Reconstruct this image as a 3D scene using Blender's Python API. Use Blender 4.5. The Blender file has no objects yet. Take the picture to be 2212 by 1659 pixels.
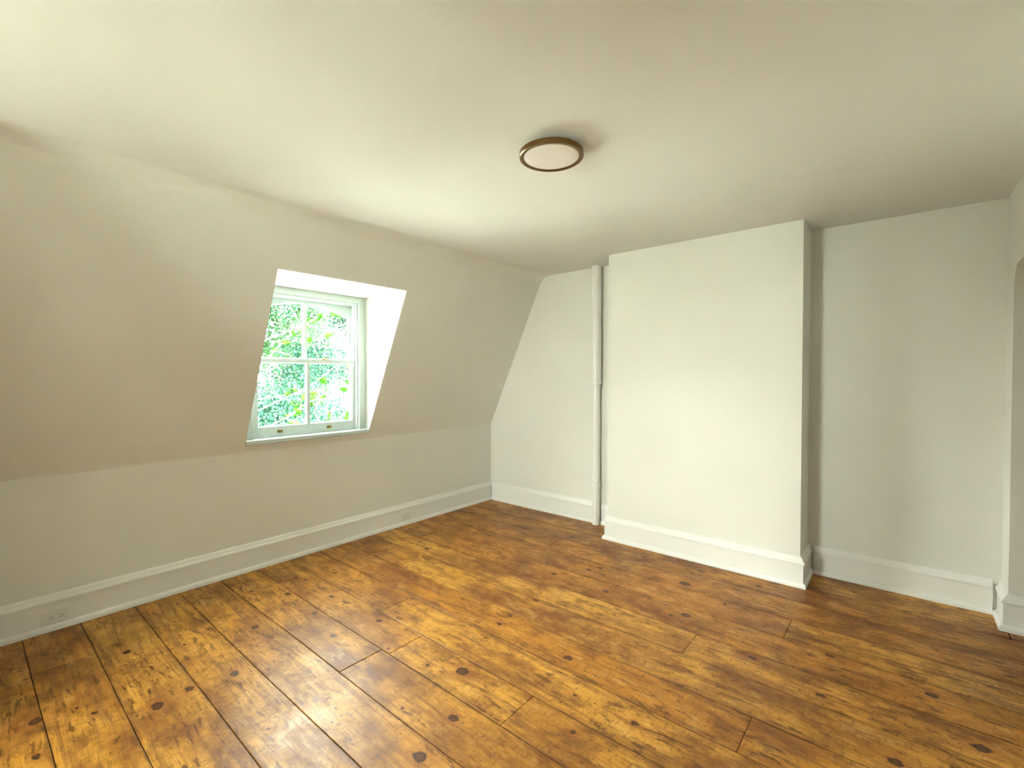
import bpy, bmesh, math, random
from mathutils import Vector, Matrix
import numpy as np

random.seed(7)
C = bpy.context.scene.collection
SC = bpy.context.scene

# ------------------------------------------------------------------ camera
FPX = 1008.0
cam_d = bpy.data.cameras.new('camera')
cam_d.sensor_fit = 'HORIZONTAL'; cam_d.sensor_width = 36.0
cam_d.lens = FPX / 2212 * 36.0
cam_d.clip_start = 0.02; cam_d.clip_end = 300
cam = bpy.data.objects.new('camera', cam_d); C.objects.link(cam)
cam.location = (0, 0, 1.45)
cam.rotation_euler = (math.radians(90 - 0.9946), 0, math.radians(39.935))
SC.camera = cam

# ------------------------------------------------------------------ light
SKY = 29.0
w = bpy.data.worlds.new('sky'); SC.world = w; w.use_nodes = True
wn = w.node_tree; wn.nodes.clear()
wo = wn.nodes.new('ShaderNodeOutputWorld'); bg = wn.nodes.new('ShaderNodeBackground')
bg.inputs['Color'].default_value = (.98, 1.0, .94, 1); bg.inputs['Strength'].default_value = SKY
wn.links.new(bg.outputs[0], wo.inputs[0])
sd = bpy.data.lights.new('sun', 'SUN'); sd.energy = 560; sd.angle = math.radians(1.0); sd.color = (.99, 1, .92)
sun = bpy.data.objects.new('sun', sd); C.objects.link(sun)
sun.rotation_euler = Vector((0.35, -0.12, 1.0)).to_track_quat('Z', 'Y').to_euler()
sun.location = (8, 6, 16)

def portal(loc, rot, sx, sy):
    l = bpy.data.lights.new('portal', 'AREA'); l.shape = 'RECTANGLE'; l.size = sx; l.size_y = sy
    l.cycles.is_portal = True
    o = bpy.data.objects.new('portal', l); C.objects.link(o); o.location = loc; o.rotation_euler = rot
R90 = math.pi / 2
portal((-4.0, 1.87, 1.55), (0, -R90, 0), 1.4, 1.1)      # dormer window
portal((-1.90, -3.0, 1.32), (R90, 0, 0), 1.2, 1.5)      # window behind the camera

SC.view_settings.view_transform = 'Standard'
SC.view_settings.look = 'None'
SC.view_settings.gamma = 1
SC.view_settings.use_curve_mapping = False
SC.view_settings.exposure = 1.51

# ------------------------------------------------------------------ node helpers
class NT:
    def __init__(s, name):
        s.m = bpy.data.materials.new(name); s.m.use_nodes = True
        s.t = s.m.node_tree; s.t.nodes.clear()
        s.out = s.n('ShaderNodeOutputMaterial')
    def n(s, typ, **kw):
        nd = s.t.nodes.new(typ)
        for k, v in kw.items(): setattr(nd, k, v)
        return nd
    def set(s, sock, v):
        if isinstance(v, bpy.types.NodeSocket): s.t.links.new(v, sock)
        else: sock.default_value = v
    def math(s, op, a, b=0.0, c=None, clamp=False):
        nd = s.n('ShaderNodeMath', operation=op); nd.use_clamp = clamp
        s.set(nd.inputs[0], a); s.set(nd.inputs[1], b)
        if c is not None: s.set(nd.inputs[2], c)
        return nd.outputs[0]
    def vmath(s, op, a, b=(0, 0, 0)):
        nd = s.n('ShaderNodeVectorMath', operation=op)
        s.set(nd.inputs[0], a); s.set(nd.inputs[1], b)
        return nd.outputs['Value'] if op in ('DISTANCE', 'LENGTH', 'DOT_PRODUCT') else nd.outputs[0]
    def mix(s, f, a, b, blend='MIX'):
        nd = s.n('ShaderNodeMix', data_type='RGBA', blend_type=blend)
        s.set(nd.inputs['Factor'], f)
        s.set(nd.inputs[6], a); s.set(nd.inputs[7], b)
        return nd.outputs[2]
    def noise(s, vec, scale, detail=4, rough=.5, dist=0.0):
        nd = s.n('ShaderNodeTexNoise'); s.set(nd.inputs['Vector'], vec)
        nd.inputs['Scale'].default_value = scale; nd.inputs['Detail'].default_value = detail
        nd.inputs['Roughness'].default_value = rough; nd.inputs['Distortion'].default_value = dist
        return nd.outputs['Fac']
    def remap(s, v, a, b, c=0.0, d=1.0):
        nd = s.n('ShaderNodeMapRange'); s.set(nd.inputs[0], v)
        for i, q in enumerate((a, b, c, d)): nd.inputs[i + 1].default_value = q
        return nd.outputs[0]
    def bump(s, h, strength, dist):
        nd = s.n('ShaderNodeBump'); nd.inputs['Strength'].default_value = strength
        nd.inputs['Distance'].default_value = dist; s.set(nd.inputs['Height'], h)
        return nd.outputs[0]
    def bsdf(s, color, rough, metallic=0.0, normal=None, spec=.5, coat=0.0, coat_rough=.2):
        p = s.n('ShaderNodeBsdfPrincipled')
        s.set(p.inputs['Base Color'], color); s.set(p.inputs['Roughness'], rough)
        p.inputs['Metallic'].default_value = metallic
        p.inputs['Specular IOR Level'].default_value = spec
        p.inputs['Coat Weight'].default_value = coat; p.inputs['Coat Roughness'].default_value = coat_rough
        if normal is not None: s.set(p.inputs['Normal'], normal)
        s.t.links.new(p.outputs[0], s.out.inputs[0])
        return p

def rgba(r, g, b): return (r, g, b, 1.0)

def paint_mat(name, col, rough, bump_scale, bump_d, mott=.03):
    m = NT(name); pos = m.n('ShaderNodeNewGeometry').outputs['Position']
    n1 = m.noise(pos, 1.7, 3); n2 = m.noise(pos, bump_scale, 2, .6); n3 = m.noise(pos, 4.0, 2)
    dark = tuple(c * (1 - mott) for c in col) + (1.0,)
    colr = m.mix(m.remap(n1, .35, .65), rgba(*col), dark)
    h = m.math('ADD', m.math('MULTIPLY', n2, .35), n3)
    m.bsdf(colr, rough, normal=m.bump(h, .35, bump_d), spec=.35)
    return m.m

M = {}
M['wall'] = paint_mat('wall_paint', (.795, .785, .73), .62, 70, .0025)
M['ceiling'] = paint_mat('ceiling_paint', (.81, .80, .765), .7, 60, .003)
M['trim'] = paint_mat('gloss_trim_paint', (.86, .85, .82), .28, 25, .0006, .015)
M['window'] = paint_mat('window_paint', (.56, .64, .635), .3, 25, .0005, .015)
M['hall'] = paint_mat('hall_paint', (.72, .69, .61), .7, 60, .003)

def simple(name, col, rough, metal=0.0, scale=30, var=.15, spec=.5):
    m = NT(name); pos = m.n('ShaderNodeNewGeometry').outputs['Position']
    n = m.noise(pos, scale, 3)
    c = m.mix(m.remap(n, .3, .7), rgba(*col), rgba(*[x * (1 - var) for x in col]))
    m.bsdf(c, rough, metal, spec=spec)
    return m.m
M['bronze'] = simple('brushed_bronze', (.22, .135, .055), .28, 1.0, 8, .15)
M['brass'] = simple('aged_brass', (.55, .38, .12), .3, 1.0, 20, .3)
M['diffuser'] = simple('opal_diffuser', (.88, .83, .80), .45, 0, 5, .01)
M['plastic'] = simple('white_plastic', (.80, .79, .75), .3, 0, 5, .02)
M['slot'] = simple('dark_slot', (.03, .028, .025), .6)
M['slot_pale'] = simple('pale_slot', (.45, .43, .40), .6)  # paler colour so the far outlet's slots stand out less
M['subfloor'] = simple('dark_subfloor', (.03, .018, .01), .9)
M['bark'] = simple('pale_bark', (.10, .095, .08), .8, 0, 6, .4)
M['outside'] = simple('shingle_grey', (.2, .2, .2), .9)

def glass_mat():
    m = NT('window_glass')
    fr = m.n('ShaderNodeFresnel'); fr.inputs['IOR'].default_value = 1.5
    pos = m.n('ShaderNodeNewGeometry').outputs['Position']
    nb = m.bump(m.noise(pos, 5, 2), .1, .002)
    tr = m.n('ShaderNodeBsdfTransparent'); tr.inputs[0].default_value = (.94, .97, .95, 1)
    gl = m.n('ShaderNodeBsdfGlossy'); gl.inputs['Roughness'].default_value = .02
    m.t.links.new(nb, gl.inputs['Normal'])
    mx = m.n('ShaderNodeMixShader')
    m.t.links.new(m.math('MULTIPLY', fr.outputs[0], .6), mx.inputs[0])
    m.t.links.new(tr.outputs[0], mx.inputs[1]); m.t.links.new(gl.outputs[0], mx.inputs[2])
    m.t.links.new(mx.outputs[0], m.out.inputs[0])
    return m.m
M['glass'] = glass_mat()

def leaf_mat(name, a, b, trans=.4):
    m = NT(name); pos = m.n('ShaderNodeNewGeometry').outputs['Position']
    n = m.noise(pos, 1.3, 4, .7)
    c = m.mix(m.remap(n, .35, .65), rgba(*a), rgba(*b))
    d = m.n('ShaderNodeBsdfDiffuse'); t = m.n('ShaderNodeBsdfTranslucent')
    m.set(d.inputs[0], c); m.set(t.inputs[0], m.mix(.5, c, rgba(b[0] * 1.0, b[1] * 1.2, b[2] * .7)))
    mx = m.n('ShaderNodeMixShader'); mx.inputs[0].default_value = trans
    m.t.links.new(d.outputs[0], mx.inputs[1]); m.t.links.new(t.outputs[0], mx.inputs[2])
    m.t.links.new(mx.outputs[0], m.out.inputs[0])
    return m.m
M['leaf_deep'] = leaf_mat('deep_green_leaf', (.0016, .0063, .0043), (.0047, .0121, .0084), .3)
M['leaf_mid'] = leaf_mat('mid_green_leaf', (.0039, .0118, .0068), (.0079, .0171, .0071), .35)
M['leaf_lime'] = leaf_mat('lime_leaf', (.0026, .0120, .0014), (.0045, .0150, .0016), .5)

def ground_mat():
    m = NT('bright_ground'); pos = m.n('ShaderNodeNewGeometry').outputs['Position']
    n = m.noise(pos, .35, 5, .6); n2 = m.noise(pos, 3, 4)
    c = m.mix(m.remap(n, .45, .55), rgba(.62, .62, .61), rgba(.36, .40, .32))
    c = m.mix(m.math('MULTIPLY', n2, .3), c, rgba(.15, .14, .11))
    m.bsdf(c, .9)
    return m.m
M['ground'] = ground_mat()

# knots of the boards: x, y on the floor, radius
KN = []
def knots():
    px = [(622,1283,1.3),(640,1248,.9),(716,1289,1.0),(679,1325,1.1),(551,1355,1.2),(720,1373,1.0),(506,1455,1.3),(340,1525,1.6),(409,1488,1.2),
     (275,1408,1.1),(542,1278,.8),(539,1293,.5),(475,1334,.4),(398,1393,.4),(580,1446,.6),(80,1634,.9),(204,1540,.7),(76,1558,1.4),(166,1529,.5),
     (579,1574,.5),(54,1468,.5),(723,1238,.8),(819,1341,1.2),(998,1450,1.9),(979,1551,1.3),(1227,1421,1.3),(1079,1348,.8),(1101,1330,.8),(1157,1296,1.1),
     (1197,1240,1.3),(1309,1278,1.2),(1235,1160,1.3),(1056,1157,1.1),(1026,1153,.9),(969,1175,.8),(922,1185,1.3),(1271,1231,1.1),(1296,1227,1.1),(878,1226,.5),
     (898,1245,1.0),(828,1242,.4),(1045,1225,.8),(906,1634,1.7),(1054,1196,.6),(1128,1183,.8),(1238,1582,.7),(1242,1502,.6),(1372,1563,1.0),(1392,1203,.9),
     (945,1126,.8),(1182,1216,1.0),(924,1437,.7),(839,1401,.5),(869,1528,.4),(1479,1261,2.0),(1545,1231,.8),(1638,1266,1.2),(1481,1329,1.5),(1450,1329,.9),
     (1626,1421,1.0),(1374,1564,.8),(1791,1416,1.1),(1774,1502,1.0),(2120,1616,1.6),(1935,1646,1.3),(2013,1502,1.2),(1465,1210,.9),(1566,1305,.8),
     (706,1510,.35),(725,1530,.3),(738,1545,.3),(716,1560,.35),(730,1565,.3),(690,1545,.3),(756,1598,.35),(640,1510,.3)]
    yaw = math.radians(39.935); p = math.radians(.9946)
    F = Vector((-math.sin(yaw) * math.cos(p), math.cos(yaw) * math.cos(p), -math.sin(p)))
    R = Vector((math.cos(yaw), math.sin(yaw), 0)); U = R.cross(F)
    for x, y, s in px:      # the photograph's pixels measured back onto the floor plane
        d = F + R * ((x - 1106) / FPX) - U * ((y - 829.5) / FPX)
        t = 1.45 / -d.z
        KN.append((d.x * t, d.y * t, .0140 * s))
knots()

SEAMS = [-2.19, -1.94, -1.69, -1.46, -1.22, -.98, -.74, -.50, -.26, -.02, .22, .455, .71, .945, 1.19, 1.435, 1.665, 1.915, 2.155, 2.42, 2.66, 2.92, 3.18, 3.46, 3.715, 4.058]
def wood_mat():
    m = NT('old_pine_boards')
    pos = m.n('ShaderNodeNewGeometry').outputs['Position']
    rnd = m.n('ShaderNodeObjectInfo').outputs['Random']
    off = m.n('ShaderNodeCombineXYZ'); m.set(off.inputs[0], m.math('MULTIPLY', rnd, 37.0)); m.set(off.inputs[2], m.math('MULTIPLY', rnd, 91.0))
    # knots, slightly longer along the grain
    warp = m.n('ShaderNodeTexNoise'); m.set(warp.inputs['Vector'], pos); warp.inputs['Scale'].default_value = 45
    wv = m.vmath('MULTIPLY', m.vmath('SUBTRACT', warp.outputs['Color'], (.5, .5, .5)), (.026, .022, 0))
    kp = m.vmath('ADD', m.vmath('MULTIPLY', pos, (.78, 1, 0)), wv)
    d = None
    for x, y, r in KN:
        q = m.math('MULTIPLY', m.vmath('DISTANCE', kp, (x * .78, y, 0)), 1.0 / r)
        d = q if d is None else m.math('MINIMUM', d, q)
    # grain that bends round the knots
    halo = m.math('POWER', 2.718, m.math('MULTIPLY', d, -.55))
    pv = m.vmath('ADD', pos, off.outputs[0])
    bend = m.n('ShaderNodeCombineXYZ'); m.set(bend.inputs[1], m.math('MULTIPLY', halo, .03))
    pg = m.vmath('ADD', pv, bend.outputs[0])
    lowf = m.n('ShaderNodeTexNoise'); m.set(lowf.inputs['Vector'], m.vmath('MULTIPLY', pg, (.7, 2.2, 1))); lowf.inputs['Scale'].default_value = 1.3
    lw = m.n('ShaderNodeCombineXYZ'); m.set(lw.inputs[1], m.math('MULTIPLY', lowf.outputs['Fac'], .16))
    pg2 = m.vmath('ADD', pg, lw.outputs[0])
    grain = m.noise(m.vmath('MULTIPLY', pg2, (1.6, 34, 1)), 1.0, 5, .62)
    fine = m.noise(m.vmath('MULTIPLY', pg2, (7, 190, 1)), 1.0, 3, .6)
    streak = m.noise(m.vmath('MULTIPLY', pg2, (1.1, 9, 1)), 1.0, 4, .6)
    cloud = m.noise(m.vmath('MULTIPLY', pv, (.8, 1.6, 1)), 2.6, 5, .62, .3)
    cloud2 = m.noise(m.vmath('MULTIPLY', pos, (1, 1.5, 1)), 5.5, 7, .72, .3)
    scr = m.noise(m.vmath('MULTIPLY', pv, (8, 3, 1)), 9, 6, .75)
    honey = m.mix(rnd, rgba(.62, .305, .045), rgba(.45, .180, .018))
    c = m.mix(m.remap(cloud, .44, .68), honey, rgba(.175, .050, .005))
    c = m.mix(m.math('MULTIPLY', m.remap(cloud2, .50, .64), .75), c, rgba(.15, .052, .011))
    c = m.mix(m.math('MULTIPLY', m.remap(cloud2, .46, .30), .65), c, rgba(.66, .38, .10))
    c = m.mix(m.math('MULTIPLY', m.remap(streak, .52, .70), .55), c, rgba(.20, .072, .016))
    c = m.mix(m.math('MULTIPLY', m.remap(grain, .5, .64), .7), c, rgba(.19, .072, .018))
    c = m.mix(m.math('MULTIPLY', m.remap(fine, .52, .7), .45), c, rgba(.16, .06, .015))
    c = m.mix(m.math('MULTIPLY', m.remap(scr, .53, .66), .7), c, rgba(.12, .045, .012))
    fleck = m.noise(m.vmath('MULTIPLY', pg2, (9, 42, 1)), 1.0, 5, .7)
    area = m.noise(pv, 2.2, 3, .5)
    c = m.mix(m.math('MULTIPLY', m.math('MULTIPLY', m.remap(fleck, .545, .62), m.remap(area, .36, .56)), .85), c, rgba(.09, .030, .006))
    # grime that has settled along the joints
    sy = m.n('ShaderNodeSeparateXYZ'); m.set(sy.inputs[0], pos); sd_ = None
    for q in SEAMS:
        t = m.math('ABSOLUTE', m.math('SUBTRACT', sy.outputs[1], q)); sd_ = t if sd_ is None else m.math('MINIMUM', sd_, t)
    gn = m.noise(m.vmath('MULTIPLY', pos, (3, 12, 1)), 2.0, 4, .7)
    gr = m.math('MULTIPLY', m.remap(sd_, .009, .002), m.remap(gn, .35, .6, .35, 1))
    c = m.mix(m.math('MULTIPLY', gr, .45), c, rgba(.07, .025, .007))
    gr2 = m.math('MULTIPLY', m.remap(sd_, .045, .0), m.remap(gn, .45, .62))
    c = m.mix(m.math('MULTIPLY', gr2, .5), c, rgba(.12, .042, .010))
    # random small nail holes and dents
    vo = m.n('ShaderNodeTexVoronoi'); m.set(vo.inputs['Vector'], m.vmath('MULTIPLY', pv, (1, 1.4, 0))); vo.inputs['Scale'].default_value = 9
    sep = m.n('ShaderNodeSeparateColor'); m.set(sep.inputs[0], vo.outputs['Color'])
    hole = m.math('MULTIPLY', m.remap(vo.outputs['Distance'], .075, .035), m.math('GREATER_THAN', sep.outputs[0], .72))
    c = m.mix(m.math('MULTIPLY', hole, .8), c, rgba(.05, .018, .006))
    # knot: warm stain around, dark ring, brown heart
    c = m.mix(m.math('MULTIPLY', m.remap(d, 3.0, 1.0), .6), c, rgba(.30, .10, .018))
    c = m.mix(m.math('MULTIPLY', m.remap(d, 1.15, .9), .92), c, rgba(.034, .011, .004))
    c = m.mix(m.math('MULTIPLY', m.remap(d, .66, .35), .55), c, rgba(.15, .045, .010))
    c = m.mix(m.math('MULTIPLY', m.remap(d, .28, .12), .7), c, rgba(.05, .018, .007))
    rough = m.math('ADD', m.remap(cloud2, .3, .7, .30, .48), m.math('MULTIPLY', grain, .08))
    ridge = m.noise(m.vmath('MULTIPLY', pv, (2.2, 48, 1)), 1.0, 3, .6)      # kept apart from the knots so that the relief stays cheap
    swell = m.noise(m.vmath('MULTIPLY', pos, (1, 1.5, 1)), 5.5, 2, .6)
    hgt = m.math('ADD', m.math('MULTIPLY', ridge, .6), m.math('MULTIPLY', swell, 1.1))
    m.bsdf(c, rough, normal=m.bump(hgt, .5, .0022), spec=.30, coat=.0)
    return m.m
M['wood'] = wood_mat()

# ------------------------------------------------------------------ mesh helpers
def link(name, me, mat, parent=None, loc=None):
    if mat is not None and not me.materials: me.materials.append(mat)
    o = bpy.data.objects.new(name, me); C.objects.link(o)
    if parent: o.parent = parent
    if loc: o.location = loc
    return o
def bm_obj(name, bm, mat, parent=None, smooth=False, bevel=0.0, loc=None):
    if bevel:
        bmesh.ops.bevel(bm, geom=bm.edges[:], offset=bevel, segments=2, affect='EDGES', clamp_overlap=True)
    bmesh.ops.recalc_face_normals(bm, faces=bm.faces)
    me = bpy.data.meshes.new(name); bm.to_mesh(me); bm.free()
    if smooth:
        for p in me.polygons: p.use_smooth = True
    return link(name, me, mat, parent, loc)
def add_box(bm, x0, x1, y0, y1, z0, z1):
    v = [bm.verts.new(p) for p in ((x0,y0,z0),(x1,y0,z0),(x1,y1,z0),(x0,y1,z0),(x0,y0,z1),(x1,y0,z1),(x1,y1,z1),(x0,y1,z1))]
    for f in ((0,3,2,1),(4,5,6,7),(0,1,5,4),(1,2,6,5),(2,3,7,6),(3,0,4,7)): bm.faces.new([v[i] for i in f])
def box(name, b, mat, parent=None, bevel=0.0):
    bm = bmesh.new(); add_box(bm, *b); return bm_obj(name, bm, mat, parent, bevel=bevel)
def prism(bm, pts, axis, a, b):
    """extrude a 2D polygon along an axis: 'x' -> pts are (y,z), 'y' -> (x,z), 'z' -> (x,y)"""
    def P(p, t):
        return {'x': (t, p[0], p[1]), 'y': (p[0], t, p[1]), 'z': (p[0], p[1], t)}[axis]
    A = [bm.verts.new(P(p, a)) for p in pts]; B = [bm.verts.new(P(p, b)) for p in pts]
    bm.faces.new(A); bm.faces.new(B[::-1]); n = len(pts)
    for i in range(n): bm.faces.new((A[i], A[(i + 1) % n], B[(i + 1) % n], B[i]))
def sweep(bm, prof, path, left=True):
    """sweep a closed (offset, z) profile along a 2D path with mitred corners; offset goes to the room side"""
    P = [Vector(p) for p in path]; n = len(P); dirs = [(P[i + 1] - P[i]).normalized() for i in range(n - 1)]
    rings = []
    for i in range(n):
        da = dirs[max(0, i - 1)]; db = dirs[min(n - 2, i)]
        na = Vector((-da.y, da.x)); nb = Vector((-db.y, db.x))
        if not left: na, nb = -na, -nb
        mt = (na + nb).normalized(); mt = mt / mt.dot(na)
        rings.append([bm.verts.new((P[i].x + mt.x * o, P[i].y + mt.y * o, z)) for o, z in prof])
    k = len(prof)
    for i in range(n - 1):
        for j in range(k):
            bm.faces.new((rings[i][j], rings[i][(j + 1) % k], rings[i + 1][(j + 1) % k], rings[i + 1][j]))
    bm.faces.new(rings[0]); bm.faces.new(rings[-1][::-1])
def lathe(bm, prof, seg=48, cx=0, cy=0):
    """prof: list of (r, z) from one end to the other"""
    rings = []
    for r, z in prof:
        if r < 1e-6: rings.append([bm.verts.new((cx, cy, z))])
        else: rings.append([bm.verts.new((cx + r * math.cos(2 * math.pi * i / seg), cy + r * math.sin(2 * math.pi * i / seg), z)) for i in range(seg)])
    for a, b in zip(rings, rings[1:]):
        for i in range(seg):
            j = (i + 1) % seg
            if len(a) == 1 and len(b) == 1: continue
            if len(a) == 1: bm.faces.new((a[0], b[i], b[j]))
            elif len(b) == 1: bm.faces.new((a[i], b[0], a[j]))
            else: bm.faces.new((a[i], b[i], b[j], a[j]))
def tube(bm, pts, rads, seg=7):
    rings = []
    for i, p in enumerate(pts):
        d = (Vector(pts[min(i + 1, len(pts) - 1)]) - Vector(pts[max(i - 1, 0)])).normalized()
        a = d.cross(Vector((.3, .2, 1)) if abs(d.z) < .9 else Vector((1, 0, 0))).normalized(); b = d.cross(a)
        rings.append([bm.verts.new(Vector(p) + (a * math.cos(t) + b * math.sin(t)) * rads[i]) for t in [2 * math.pi * k / seg for k in range(seg)]])
    for r0, r1 in zip(rings, rings[1:]):
        for k in range(seg): bm.faces.new((r0[k], r0[(k + 1) % seg], r1[(k + 1) % seg], r1[k]))
    bm.faces.new(rings[0][::-1]); bm.faces.new(rings[-1])
def empty(name, loc=(0, 0, 0), rotz=0.0):
    o = bpy.data.objects.new(name, None); C.objects.link(o); o.location = loc; o.rotation_euler = (0, 0, rotz)
    o.empty_display_size = .1
    return o
def tag(o, label=None, cat=None, group=None, kind=None):
    if label: o['label'] = label
    if cat: o['category'] = cat
    if group: o['group'] = group
    if kind: o['kind'] = kind
    return o
def struct(o, label, cat): return tag(o, label, cat, None, 'structure')

# ------------------------------------------------------------------ room dimensions
XL, YB, YR, XR, H = -3.725, 4.06, -2.20, 0.475, 2.515
KZ = 0.885                        # top of the knee wall
SX, SZ = -2.965, 2.515            # where the slope would meet the ceiling
CH = (-2.0, -0.527, 3.72)         # chimney breast x0, x1, face y
OY0, OY1, OZ0, OZ1 = 1.365, 2.395, 0.937, 2.150     # dormer opening in the slope
FX = -3.735                       # plane of the window casing
WY0, WY1 = 1.365, 2.395
def slope_x(z): return XL + (z - KZ) / (SZ - KZ) * (SX - XL)

# left wall: knee wall and slope in one skin of plaster, with the dormer's reveals
bm = bmesh.new()
sl = Vector((SX - XL, 0, SZ - KZ)).normalized()
arc = []
R0 = .10
for i in range(9):               # small cove where slope turns into ceiling
    t = i / 8
    p0 = Vector((SX, SZ)) - Vector((sl.x, sl.z)) * R0; p1 = Vector((SX, SZ)); p2 = Vector((SX + R0, SZ))
    q = p0 * (1 - t) ** 2 + p1 * 2 * t * (1 - t) + p2 * t * t
    arc.append((q.x, q.y))
prof = [(XL, -.02), (XL, KZ - .006), (slope_x(KZ + .01), KZ + .01), (slope_x(OZ0), OZ0), (slope_x(OZ1), OZ1)] + arc
ys = [YR, OY0, OY1, YB]
grid = [[bm.verts.new((x, y, z)) for y in ys] for x, z in prof]
for i in range(len(prof) - 1):
    for j in range(3):
        if i == 3 and j == 1: continue
        bm.faces.new((grid[i][j], grid[i][j + 1], grid[i + 1][j + 1], grid[i + 1][j]))
a, b, c, d = grid[3][1], grid[3][2], grid[4][2], grid[4][1]
XO = -3.91
a2, b2, c2, d2 = [bm.verts.new(p) for p in ((XO, OY0, OZ0), (XO, OY1, OZ0), (XO, OY1, OZ1), (XO, OY0, OZ1))]
bm.faces.new((a, b, b2, a2)); bm.faces.new((b, c, c2, b2)); bm.faces.new((c, d, d2, c2)); bm.faces.new((d, a, a2, d2))
wl = bm_obj('wall_left', bm, M['wall'])
sm = wl.modifiers.new('thickness', 'SOLIDIFY'); sm.thickness = .07
struct(wl, 'off-white knee wall and sloping plaster wall cut open around the dormer window', 'wall')
# orient so that the thickness goes outwards
me = wl.data
f0 = me.polygons[0]
if f0.normal.x > 0: sm.offset = -1
else: sm.offset = 1

ceil = box('ceiling', (-4.3, XR + .25, YR - 1.3, YB + .2, H, H + .2), M['ceiling'])
struct(ceil, 'flat off-white plaster ceiling above the whole room', 'ceiling')
wb = box('wall_back', (-4.3, XR + .22, YB, YB + .15, -.3, H), M['wall'])
struct(wb, 'off-white back wall behind the pipe and in the alcove right of the chimney breast', 'wall')
bm = bmesh.new(); add_box(bm, CH[0], CH[1], CH[2], YB - .001, .0, H)
ch = bm_obj('wall_chimney', bm, M['wall'])
struct(ch, 'off-white boxed chimney breast projecting from the back wall', 'wall')

# right wall with an opening whose top corners are rounded
OPY0, OPY1, OPZ, OPR = 2.70, 3.84, 2.07, .13
pts = [(YR, 0), (OPY0, 0), (OPY0, OPZ - OPR)]
for i in range(1, 9):
    t = math.pi / 2 * i / 8; pts.append((OPY0 + OPR - OPR * math.cos(t), OPZ - OPR + OPR * math.sin(t)))
for i in range(0, 9):
    t = math.pi / 2 * i / 8; pts.append((OPY1 - OPR + OPR * math.sin(t), OPZ - OPR + OPR * math.cos(t)))
pts += [(OPY1, 0), (YB, 0), (YB, H), (YR, H)]
bm = bmesh.new(); prism(bm, pts, 'x', XR, XR + .20)
bm.normal_update(); bmesh.ops.triangulate(bm, faces=[f for f in bm.faces if len(f.verts) > 4])
wr = bm_obj('wall_right', bm, M['wall'])
struct(wr, 'off-white right wall with a round-cornered opening to the hall', 'wall')

# hall beyond the opening
bm = bmesh.new()
hx0, hx1, hy0, hy1 = XR + .20, XR + 1.5, 2.43, OPY1
add_box(bm, hx1, hx1 + .08, hy0, hy1, -.02, H)
add_box(bm, hx0, hx1, hy0 - .08, hy0, -.02, H); add_box(bm, hx0, hx1, hy1, hy1 + .08, -.02, H)
wh = bm_obj('wall_hall', bm, M['hall']); struct(wh, 'dim plaster walls of the hall beyond the opening', 'wall')
chh = box('ceiling_hall', (hx0, hx1 + .08, hy0 - .08, hy1 + .08, H, H + .1), M['ceiling'])
struct(chh, 'plaster ceiling of the hall beyond the opening', 'ceiling')

# rear wall (behind the camera) with its window hole
W2 = (-2.45, -1.48, .60, 2.05)
RD = .50                          # depth of the recess in front of the rear window
bm = bmesh.new()
YQ = YR - RD - .15
add_box(bm, -4.3, W2[0], YQ, YR, -.3, H); add_box(bm, W2[1], XR + .25, YQ, YR, -.3, H)
add_box(bm, W2[0], W2[1], YQ, YR, -.3, W2[2]); add_box(bm, W2[0], W2[1], YQ, YR, W2[3], H)
wq = bm_obj('wall_rear', bm, M['wall']); struct(wq, 'off-white wall behind the camera with a sash window', 'wall')

# blocks added in the unseen rear corners to narrow the rear window's light
bm = bmesh.new(); add_box(bm, XL - .3, -2.8, YR - .05, -.12, -.02, H)
add_box(bm, -1.30, XR + .05, YR - .05, -.50, -.02, H)
cb = bm_obj('wall_light_baffle', bm, M['wall']); struct(cb, 'two off-white blocks added behind the camera to narrow the rear window light', 'wall')

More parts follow.
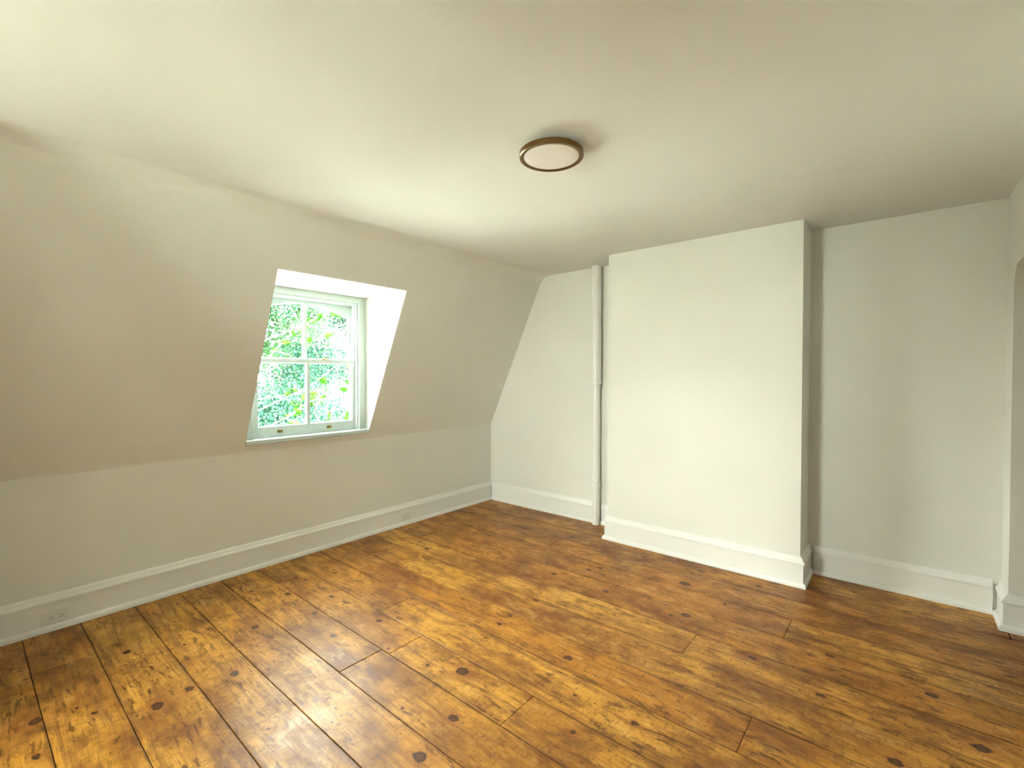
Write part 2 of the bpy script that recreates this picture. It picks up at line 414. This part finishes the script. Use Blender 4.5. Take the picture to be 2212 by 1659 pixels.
# ------------------------------------------------------------------ floor
fl = box('floor', (-4.0, XR + 1.6, YR - .1, YB + .1, -.06, -.021), M['subfloor'])
struct(fl, 'worn wide knotty pine board floor with an orange-brown varnish', 'floor')
seams = SEAMS
joints = {1.19: [-2.10], 1.435: [-2.04, -1.266], 1.665: [-2.45, .12], 1.915: [-.475], 2.42: [-.87], 2.66: [-3.31], 2.92: [-.49], 3.18: [-2.3], .22: [-3.22], .71: [-.9], 2.155: [-3.0, .3],
          -.02: [-2.2], -.5: [-1.6], -.98: [-2.7, -.8], -1.46: [-1.9]}
for i in range(len(seams) - 1):
    y0, y1 = seams[i], seams[i + 1]
    spans = [(XL + .005, XR)]
    if y1 < -.1: spans = [(-2.798, -1.302 if y1 < -.45 else XR)]
    if y0 >= CH[2] - .01: spans = [(XL + .005, CH[0] - .002), (CH[1] + .002, XR - .002)]
    if y0 == 3.715: spans.append((XR + .001, XR + 1.5))
    for k, (xa, xb) in enumerate(spans):
        if xb == XR: xb = XR + 1.5 if (y0 > 2.4 and y1 < 3.8) else XR - .002
        cuts = [xa] + [x for x in joints.get(y0, []) if xa < x < xb] + [xb]
        for xl_, xr_ in zip(cuts, cuts[1:]):
            g = .0013
            dz = random.uniform(-.0007, .0007)
            # slightly wandering edges along the board
            n = 8
            bmm = bmesh.new(); top0 = []; top1 = []; bot0 = []; bot1 = []
            for s in range(n + 1):
                x = xl_ + g * .6 + (xr_ - xl_ - g * 1.2) * s / n
                w0 = y0 + g + .0025 * math.sin(x * 3.1 + y0 * 40) ; w1 = (3.838 if (y0 == 3.715 and xa > XR) else y1) - g + .0025 * math.sin(x * 3.1 + y1 * 40)
                top0.append(bmm.verts.new((x, w0, dz))); top1.append(bmm.verts.new((x, w1, dz)))
                bot0.append(bmm.verts.new((x, w0, -.021))); bot1.append(bmm.verts.new((x, w1, -.021)))
            for s in range(n):
                bmm.faces.new((top0[s], top0[s + 1], top1[s + 1], top1[s])); bmm.faces.new((top0[s], bot0[s], bot0[s + 1], top0[s + 1]))
                bmm.faces.new((top1[s], top1[s + 1], bot1[s + 1], bot1[s])); bmm.faces.new((bot0[s], bot1[s], bot1[s + 1], bot0[s + 1]))
            bmm.faces.new((top0[0], top1[0], bot1[0], bot0[0])); bmm.faces.new((top0[n], bot0[n], bot1[n], top1[n]))
            o = bm_obj('floorboard', bmm, M['wood'], fl)
            bv = o.modifiers.new('eased_edge', 'BEVEL'); bv.width = .0025; bv.segments = 2; bv.limit_method = 'ANGLE'

# ------------------------------------------------------------------ baseboards
BP = [(0, .0), (.022, .0), (.022, .158), (0, .158)]
CAP = [(0, .158), (.030, .158), (.030, .166), (.027, .174), (.019, .180), (.016, .188), (.013, .196), (.006, .203), (0, .204)]
SHOE = [(.0225, .0), (.040, .0), (.0395, .016), (.036, .026), (.030, .032), (.0225, .034)]
def baseboard(name, path, left, label, parts=None):
    bm = bmesh.new()
    for p in (parts or [path]): sweep(bm, BP, p, left)
    o = bm_obj(name, bm, M['trim']); struct(o, label, 'baseboard')
    for nm, pr in (('cap_moulding', CAP), ('shoe_moulding', SHOE)):
        bm = bmesh.new()
        for p in (parts or [path]): sweep(bm, pr, p, left)
        bm_obj(nm, bm, M['trim'], o)
    return o
baseboard('baseboard_left', [(XL, -.10), (XL, YB)], False, 'white painted baseboard along the knee wall under the window')
baseboard('baseboard_back', None, False, 'white painted baseboard on the back wall either side of the pipe',
          [[(XL + .04, YB), (-2.327, YB)], [(-2.243, YB), (CH[0] - .042, YB)]])
baseboard('baseboard_chimney', [(CH[0], YB), (CH[0], CH[2]), (CH[1], CH[2]), (CH[1], YB)], False, 'white painted baseboard wrapping round the chimney breast')
baseboard('baseboard_alcove', [(CH[1] + .04, YB), (XR - .04, YB)], False, 'white painted baseboard along the alcove right of the chimney breast')
baseboard('baseboard_right', None, False, 'white painted baseboard of the right wall turning into the opening',
          [[(XR, YB), (XR, OPY1), (XR + .2, OPY1)], [(XR + .2, OPY0), (XR, OPY0), (XR, -.50)]])
baseboard('baseboard_rear', [(-1.34, YR), (-2.76, YR)], False, 'white painted baseboard behind the camera')

# ------------------------------------------------------------------ sash windows
def sash_window(name, W, zb, zt, label, apex=None, spring=None, rings=True):
    """local frame: +x along the width (0..W), +y towards the outside, z up; casing face at y=0"""
    root = empty(name); struct(root, label, 'window')
    ci = .085                                   # casing width
    # casing: outer flat board, three sides
    def three(name, o, i, ztop_o, ztop_i, y0, y1, par, bev=.002, zbm=zb):
        bm = bmesh.new()
        add_box(bm, o, i, y0, y1, zbm, ztop_o); add_box(bm, W - i, W - o, y0, y1, zbm, ztop_o)
        add_box(bm, i, W - i, y0, y1, ztop_i, ztop_o)
        return bm_obj(name, bm, M['window'], par, bevel=0)
    zc = zt
    cas = three('casing', .002, ci - .012, zc, zc - .052, 0, .10, root)
    three('casing_bead', ci - .030, ci - .012, zc - .034, zc - .052, -.010, 0, cas)
    st = three('inner_stop', ci - .012, ci + .004, zc - .052, zc - .068, .006, .03, root)
    jamb = three('jamb', ci - .004, ci + .010, zc - .06, zc - .074, .03, .125, root)
    box('parting_bead', (ci + .010, ci + .018, .073, .081, zb, zc - .074), M['window'], jamb)
    box('parting_bead', (W - ci - .018, W - ci - .010, .073, .081, zb, zc - .074), M['window'], jamb)
    zj = zc - .068
    x0, x1 = ci + .001, W - ci - .001
    xm = (x0 + x1) / 2
    zmid = 1.572 if apex else (zb + zt) / 2
    stl = .031
    def offset(pts, d):                          # inwards for a counter-clockwise outline
        n = len(pts); out = []
        for i in range(n):
            p = Vector(pts[i]); e0 = (p - Vector(pts[i - 1])).normalized(); e1 = (Vector(pts[(i + 1) % n]) - p).normalized()
            n0 = Vector((-e0.y, e0.x)); n1 = Vector((-e1.y, e1.x)); mt = (n0 + n1).normalized(); q = p + mt * (d / max(.3, mt.dot(n0)))
            out.append((q.x, q.y))
        return out
    def pane_rim(bm, pts, y0, y1):               # slim glazing bead just inside a pane outline
        cx = sum(p[0] for p in pts) / len(pts); cz = sum(p[1] for p in pts) / len(pts)
        n = len(pts); I = offset(pts, .006)
        A = [bm.verts.new((p[0], y0, p[1])) for p in pts]
        B = [bm.verts.new((p[0], y1, p[1])) for p in I]
        for i in range(n): bm.faces.new((A[i], A[(i + 1) % n], B[(i + 1) % n], B[i]))
    # lower (inner) sash
    y0, y1 = .032, .070
    zl0, zl1 = zb, zmid + .014
    bm = bmesh.new()
    add_box(bm, x0, x0 + stl, y0, y1, zl0, zl1); add_box(bm, x1 - stl, x1, y0, y1, zl0, zl1)
    add_box(bm, x0 + stl, x1 - stl, y0, y1, zl0, zl0 + .082); add_box(bm, x0 + stl, x1 - stl, y0, y1, zl1 - .030, zl1)
    add_box(bm, xm - .013, xm + .013, y0 + .002, y1, zl0 + .082, zl1 - .030)
    lo = bm_obj('lower_sash', bm, M['window'], root)
    bm = bmesh.new()
    outl = []
    for a_, b_ in ((x0 + stl, xm - .013), (xm + .013, x1 - stl)):
        o_ = [(a_, zl0 + .082), (b_, zl0 + .082), (b_, zl1 - .030), (a_, zl1 - .030)]; outl.append(o_); pane_rim(bm, o_, y0 + .004, y0 + .018)
    bm_obj('glazing_bead', bm, M['window'], lo)
    for o_ in outl:
        box('pane', (o_[0][0] - .004, o_[1][0] + .004, .048, .051, o_[0][1] - .004, o_[2][1] + .004), M['glass'], lo)
    # upper (outer) sash
    y0, y1 = .083, .121
    zu0, zu1 = zmid - .012, zj
    bm = bmesh.new()
    add_box(bm, x0, x0 + stl, y0, y1, zu0, zu1); add_box(bm, x1 - stl, x1, y0, y1, zu0, zu1)
    add_box(bm, x0 + stl, x1 - stl, y0, y1, zu0, zu0 + .032)
    za, zs = (apex, spring) if apex else (zu1 - .04, zu1 - .04)
    def top(x):
        u = (x - xm) / (x1 - stl - xm); return za - (za - zs) * (abs(u) ** 2.05)
    NN = 20; xs = [x0 + stl + (x1 - x0 - 2 * stl) * i / NN for i in range(NN + 1)]
    prism(bm, [(x, top(x)) for x in xs] + [(x1 - stl, zu1), (x0 + stl, zu1)], 'y', y0, y1)
    prism(bm, [(xm - .013, zu0 + .032), (xm + .013, zu0 + .032), (xm + .013, top(xm) + .003), (xm - .013, top(xm) + .003)], 'y', y0 + .002, y1)
    bm.normal_update(); bmesh.ops.triangulate(bm, faces=[f for f in bm.faces if len(f.verts) > 4])
    up = bm_obj('upper_sash', bm, M['window'], root)
    bm = bmesh.new(); outl = []
    for a_, b_ in ((x0 + stl, xm - .013), (xm + .013, x1 - stl)):
        seg = [a_ + (b_ - a_) * i / 10 for i in range(11)]
        o_ = [(a_, zu0 + .032), (b_, zu0 + .032)] + [(x, top(x)) for x in reversed(seg)]
        outl.append(o_); pane_rim(bm, o_, y0 + .004, y0 + .018)
    bm_obj('glazing_bead', bm, M['window'], up)
    for o_ in outl:
        bm = bmesh.new(); prism(bm, offset(o_, -.004), 'y', .100, .103); bm.normal_update(); bmesh.ops.triangulate(bm, faces=[f for f in bm.faces if len(f.verts) > 4])
        bm_obj('pane', bm, M['glass'], up)
    # outer head, sill and blind frame behind
    bm = bmesh.new()
    add_box(bm, -.01, W + .01, .1255, .165, zt - .05, zt + .03); add_box(bm, -.01, ci - .02, .1255, .165, zb, zt - .05); add_box(bm, W - ci + .02, W + .01, .1255, .165, zb, zt - .05)
    add_box(bm, 0, W, .075, .24, zb - .034, zb + .002)
    bm_obj('outer_frame', bm, M['window'], root)
    # brass ware
    lk = box('sash_lock', (xm + .12, xm + .185, .040, .066, zl1, zl1 + .006), M['brass'], lo, bevel=.001)
    lk['label'] = 'small brass sash lock on the meeting rail'
    bm = bmesh.new(); lathe(bm, [(0, zl1 + .006), (.011, zl1 + .006), (.010, zl1 + .016), (0, zl1 + .018)], 20, xm + .15, .053)
    add_box(bm, xm + .148, xm + .182, .046, .056, zl1 + .012, zl1 + .019)
    o = bm_obj('lock_lever', bm, M['brass'], lo)
    for fx in (.225, .705):
        cx = x0 + (x1 - x0) * fx
        bm = bmesh.new()
        add_box(bm, cx - .020, cx + .020, y_l0 - .0035, y_l0, zb + .030, zb + .052)      # back plate
        prism(bm, [(y_l0 - .0035, zb + .052), (y_l0 - .020, zb + .048), (y_l0 - .024, zb + .040), (y_l0 - .021, zb + .037), (y_l0 - .016, zb + .043), (y_l0 - .0035, zb + .046)], 'x', cx - .011, cx + .011)
        o = bm_obj('sash_lift', bm, M['brass'], lo); o['label'] = 'small brass hook lift on the bottom rail'
    return root, lo
y_l0 = .032

w1, lo1 = sash_window('window_1', WY1 - WY0, .972, 2.150, 'white dormer sash window with four panes and an arched top sash', apex=2.048, spring=1.962)
# local +x -> world +y, local +y -> world -x
w1.matrix_world = Matrix(((0, -1, 0, FX), (1, 0, 0, WY0), (0, 0, 1, 0), (0, 0, 0, 1)))
sill = bmesh.new()
prism(sill, [(-.20, .9375), (.048, .9375), (.052, .941), (.052, .966), (.047, .971), (.040, .973), (-.20, .973)], 'y', .001, WY1 - WY0 - .001)
so = bm_obj('window_sill', sill, M['window'], w1)
so.matrix_parent_inverse = Matrix.Identity(4)
# sill is written as (towards room, along wall): turn into the window's local frame
so.matrix_local = Matrix(((0, 1, 0, 0), (-1, 0, 0, 0), (0, 0, 1, 0), (0, 0, 0, 1)))

w2, lo2 = sash_window('window_2', W2[1] - W2[0], W2[2] + .02, W2[3], 'white sash window in the wall behind the camera')
w2.matrix_world = Matrix(((-1, 0, 0, W2[1]), (0, -1, 0, YR - RD), (0, 0, 1, 0), (0, 0, 0, 1)))
s2 = box('window_sill', (.001, W2[1] - W2[0] - .001, -RD - .03, .05, W2[2] - .002, W2[2] + .018), M['window'], w2)

# ------------------------------------------------------------------ ceiling light
LX, LY = -1.268, 1.80
lamp = empty('ceiling_light', (LX, LY, H))
tag(lamp, 'round flush ceiling light with a bronze rim and an unlit white disc', 'ceiling light')
bm = bmesh.new(); lathe(bm, [(0, -.0005), (.085, -.0005), (.085, -.026), (0, -.026)], 64); bm_obj('mounting_plate', bm, M['bronze'], lamp, True)
bm = bmesh.new()
lathe(bm, [(.129, -.026), (.146, -.025), (.149, -.028), (.149, -.047), (.146, -.050), (.133, -.050), (.129, -.048), (.129, -.026)], 96)
bmesh.ops.remove_doubles(bm, verts=bm.verts[:], dist=1e-6)
o = bm_obj('rim', bm, M['bronze'], lamp, True)
e = o.modifiers.new('e', 'EDGE_SPLIT'); e.split_angle = math.radians(35)
bm = bmesh.new(); lathe(bm, [(0, -.0265), (.1285, -.0265), (.1285, -.046), (.125, -.0475), (.09, -.0485), (0, -.049)], 96)
bm_obj('diffuser', bm, M['diffuser'], lamp, True)

# ------------------------------------------------------------------ pipe
PX, PY = -2.285, 4.008
pipe = empty('standpipe', (PX, PY, 0)); tag(pipe, 'white painted vertical pipe with collars standing beside the chimney breast', 'pipe')
def lo_(name, prof, lab=None):
    bm = bmesh.new(); lathe(bm, prof, 32); o = bm_obj(name, bm, M['trim'], pipe, True)
    e = o.modifiers.new('e', 'EDGE_SPLIT'); e.split_angle = math.radians(40)
    return o
lo_('lower_pipe', [(0, .0), (.036, .0), (.036, 1.375), (0, 1.375)])
lo_('upper_pipe', [(0, 1.375), (.044, 1.375), (.0465, 1.43), (.048, H - .002), (0, H - .002)])
lo_('collar', [(0, 1.335), (.039, 1.335), (.040, 1.362), (.042, 1.366), (.050, 1.370), (.0515, 1.385), (.0515, 1.405), (.049, 1.415), (0, 1.415)])
lo_('collar', [(0, .362), (.041, .362), (.043, .366), (.043, .404), (.041, .410), (0, .410)])

# ------------------------------------------------------------------ outlets on the baseboard
def outlet(yc, zc, wd, ht, label, slot='slot'):
    r = empty('wall_outlet', (XL + .022, yc, zc)); tag(r, label, 'outlet')
    bm = bmesh.new(); add_box(bm, 0, .005, -wd / 2, wd / 2, -ht / 2, ht / 2)
    bm_obj('cover_plate', bm, M['plastic'], r, bevel=.0015)
    for s in (-1, 1):
        bm = bmesh.new(); lathe(bm, [(0, 0), (.0165, 0), (.0165, .002), (0, .002)], 24)
        bmesh.ops.rotate(bm, verts=bm.verts[:], matrix=Matrix.Rotation(R90, 3, 'Y'))
        bmesh.ops.translate(bm, verts=bm.verts[:], vec=(.0051, s * .021, 0))
        rc = bm_obj('receptacle', bm, M['plastic'], r)
        bm = bmesh.new()
        for t in (-.0065, .0065): add_box(bm, .0072, .0076, s * .021 - .0045, s * .021 + .0045, t - .0011, t + .0011)
        add_box(bm, .0072, .0076, s * .021 + .0085, s * .021 + .0125, -.002, .002)
        bm_obj('slots', bm, M[slot], rc)
    bm = bmesh.new(); lathe(bm, [(0, 0), (.003, 0), (.0025, .001), (0, .0012)], 12)
    bmesh.ops.rotate(bm, verts=bm.verts[:], matrix=Matrix.Rotation(R90, 3, 'Y')); bmesh.ops.translate(bm, verts=bm.verts[:], vec=(.0051, 0, 0))
    bm_obj('screw', bm, M['plastic'], r)
outlet(.351, .073, .114, .068, 'white duplex outlet with dark slots in the baseboard nearest the camera')
outlet(2.818, .080, .110, .072, 'white outlet plate in the baseboard near the far corner', 'slot_pale')

# ------------------------------------------------------------------ outside
GZ = -6.2
bm = bmesh.new(); add_box(bm, -90, 60, -70, 90, GZ - .3, GZ)
g = bm_obj('ground', bm, M['ground']); struct(g, 'sunlit pale ground far below the window', 'ground')
# the lower storeys of the house carry the room
bm = bmesh.new(); add_box(bm, -4.0, 2.3, YR - .7, YB + .2, GZ, -.31)
hb = bm_obj('house_body', bm, M['outside']); struct(hb, 'grey lower storeys of the house under the room', 'house')

def leaves_mesh(name, pts, size, rng):
    """one folded, pointed leaf (4 triangles) at every point"""
    n = len(pts)
    t = np.array([[0, 0, 0], [.38, .42, .10], [0, 1.0, -.08], [-.38, .42, .10], [0, .45, 0]], float)
    q = rng.normal(size=(n, 4)); q /= np.linalg.norm(q, axis=1)[:, None]
    a, b, c, d = q.T
    Rm = np.stack([np.stack([1-2*(c*c+d*d), 2*(b*c-a*d), 2*(b*d+a*c)], 1), np.stack([2*(b*c+a*d), 1-2*(b*b+d*d), 2*(c*d-a*b)], 1), np.stack([2*(b*d-a*c), 2*(c*d+a*b), 1-2*(b*b+c*c)], 1)], 1)
    s = size * rng.uniform(.6, 1.35, n)
    V = np.einsum('nij,kj->nki', Rm, t) * s[:, None, None] + pts[:, None, :]
    F = np.array([[0, 1, 4], [1, 2, 4], [2, 3, 4], [3, 0, 4]])
    faces = (F[None] + (np.arange(n) * 5)[:, None, None]).reshape(-1, 3)
    me = bpy.data.meshes.new(name); nf = len(faces)
    me.vertices.add(n * 5); me.vertices.foreach_set('co', V.reshape(-1).astype(np.float32))
    me.loops.add(nf * 3); me.loops.foreach_set('vertex_index', faces.reshape(-1).astype(np.int32))
    me.polygons.add(nf); me.polygons.foreach_set('loop_start', np.arange(0, nf * 3, 3, dtype=np.int32))
    me.update(); me.validate()
    return me
def tree(x, y, zc, rad, n, size, mat, seed, label, nbl=22):
    rng = np.random.default_rng(seed)
    r = empty('leafy_tree', (x, y, GZ)); tag(r, label, 'tree', 'trees beyond the window')
    zc -= GZ
    # crown: leaf clusters gathered in clumps, with gaps of sky between
    cl = rng.normal(size=(nbl, 3)); cl /= np.linalg.norm(cl, axis=1)[:, None]; cl *= (rng.uniform(.15, 1, nbl) ** .5)[:, None] * rad * np.array([1, 1, 1.1])
    cl[:, 2] += zc
    k = rng.integers(0, nbl, n); sp = rng.normal(size=(n, 3)) * rad * .155 * np.array([1, 1, .7])
    pts = cl[k] + sp
    o = link('foliage', leaves_mesh('foliage', pts, size, rng), M[mat], r); o['kind'] = 'stuff'
    bm = bmesh.new(); tube(bm, [(0, 0, 0), (.1, .05, zc * .35), (-.05, .1, zc * .7), (0, 0, zc + rad * .5)], [.28, .22, .16, .05], 9)
    bm_obj('trunk', bm, M['bark'], r, True)
    bm = bmesh.new()
    for c_ in cl[:14]:
        s0 = Vector((0, 0, zc * .55 + random.random() * zc * .3)); e0 = Vector(c_)
        mid = (s0 + e0) / 2 + Vector((0, 0, -.15 * rad))
        tube(bm, [s0, mid, e0], [.045, .025, .008], 6)
    bm_obj('branches', bm, M['bark'], r, True)
tree(-10.6, 4.1, -.2, 2.0, 15000, .085, 'leaf_deep', 1, 'dense deep green tree filling the lower left panes beyond the window')
tree(-15.6, 9.6, 3.0, 2.9, 26000, .10, 'leaf_deep', 2, 'tall deep green tree behind the upper right pane')
tree(-18.6, 4.0, 3.6, 2.6, 11000, .10, 'leaf_mid', 3, 'mid green tree behind the upper left pane')
tree(-26.0, 12.0, 4.6, 4.6, 20000, .17, 'leaf_mid', 4, 'mid green tree furthest away behind the others')
tree(-12.0, -3.2, .8, 2.9, 14000, .15, 'leaf_deep', 5, 'deep green tree outside to the left of the dormer window')
tree(-13.5, -10.5, .8, 3.0, 9000, .18, 'leaf_mid', 6, 'mid green tree standing furthest left outside the dormer window')

# close leafy branch whose large leaves can be told apart
def leaf_bm(size):
    bm = bmesh.new()
    out = [(0, 0), (.22, .06), (.46, .02), (.40, .30), (.55, .52), (.28, .62), (.14, .80), (0, 1.05), (-.14, .80), (-.28, .62), (-.55, .52), (-.40, .30), (-.46, .02), (-.22, .06)]
    c0 = bm.verts.new((0, .38 * size, .02 * size))
    vs = [bm.verts.new((x * size, y * size, (-.18 * abs(x) - .06 * y) * size)) for x, y in out]
    for i in range(len(vs)): bm.faces.new((c0, vs[i], vs[(i + 1) % len(vs)]))
    return bm
nb = empty('leafy_branch_tree', (-6.3, 2.1, GZ)); tag(nb, 'slender tree with pale branches and broad lime leaves close outside the panes', 'tree')
bm = bmesh.new(); tube(bm, [(0, 0, 0), (.05, -.1, 3), (0, 0, 5.6), (-.1, .2, 7.0), (-.2, .5, 8.4)], [.10, .09, .07, .05, .02], 9)
bm_obj('trunk', bm, M['bark'], nb, True)
rr = random.Random(5)
lm = {}
for k_, mt in (('a', 'leaf_lime'), ('b', 'leaf_mid'), ('c', 'leaf_lime')):
    b_ = leaf_bm(.115); bmesh.ops.recalc_face_normals(b_, faces=b_.faces); me_ = bpy.data.meshes.new('leaf'); b_.to_mesh(me_); b_.free(); me_.materials.append(M[mt]); lm[k_] = me_
starts = [(0, 0, 5.6), (0, 0, 6.2), (-.05, .1, 6.8), (-.1, .2, 7.1), (-.1, .2, 7.5), (-.05, 0, 6.5), (-.15, .3, 8.0), (0, 0, 7.3)]
ends = [(.3, 1.5, 6.5), (-.2, 1.9, 7.1), (.5, 1.6, 7.9), (.2, 1.9, 8.3), (-.3, 1.5, 8.6), (.5, 1.2, 6.9), (.3, 1.8, 8.9), (0.1, 1.7, 7.5)]
for i_, (s_, e_) in enumerate(zip(starts, ends)):
    s_, e_ = Vector(s_), Vector(e_); mid = (s_ + e_) / 2 + Vector((rr.uniform(-.15, .15), 0, rr.uniform(-.18, .18)))
    P = [s_, s_.lerp(mid, .6), mid, mid.lerp(e_, .5) + Vector((0, 0, rr.uniform(-.06, .06))), e_]
    bm = bmesh.new(); tube(bm, P, [.008, .007, .0055, .004, .002], 6)
    tw = []
    for k in range(5):
        t0 = P[1 + k % 3].lerp(P[2 + k % 3], rr.random()); t1 = t0 + Vector((rr.uniform(-.25, .25), rr.uniform(0, .35), rr.uniform(-.25, .3)))
        tube(bm, [t0, (t0 + t1) / 2 + Vector((0, 0, .03)), t1], [.006, .004, .002], 5); tw.append((t0, t1))
    br = bm_obj('branch', bm, M['bark'], nb, True)
    for k in range(20):
        if k < 8: a_, b_ = P[1 + k % 3], P[2 + k % 3]
        else: a_, b_ = tw[k % 5]
        p = a_.lerp(b_, rr.uniform(.2, 1.0))
        o = bpy.data.objects.new('leaf', lm[rr.choice('abc')]); C.objects.link(o); o.parent = br
        o.location = p; o.rotation_euler = (rr.uniform(-1.2, 1.2), rr.uniform(-1.0, 1.0), rr.uniform(0, 6.28))
        o.scale = (rr.uniform(.6, 1.15),) * 3
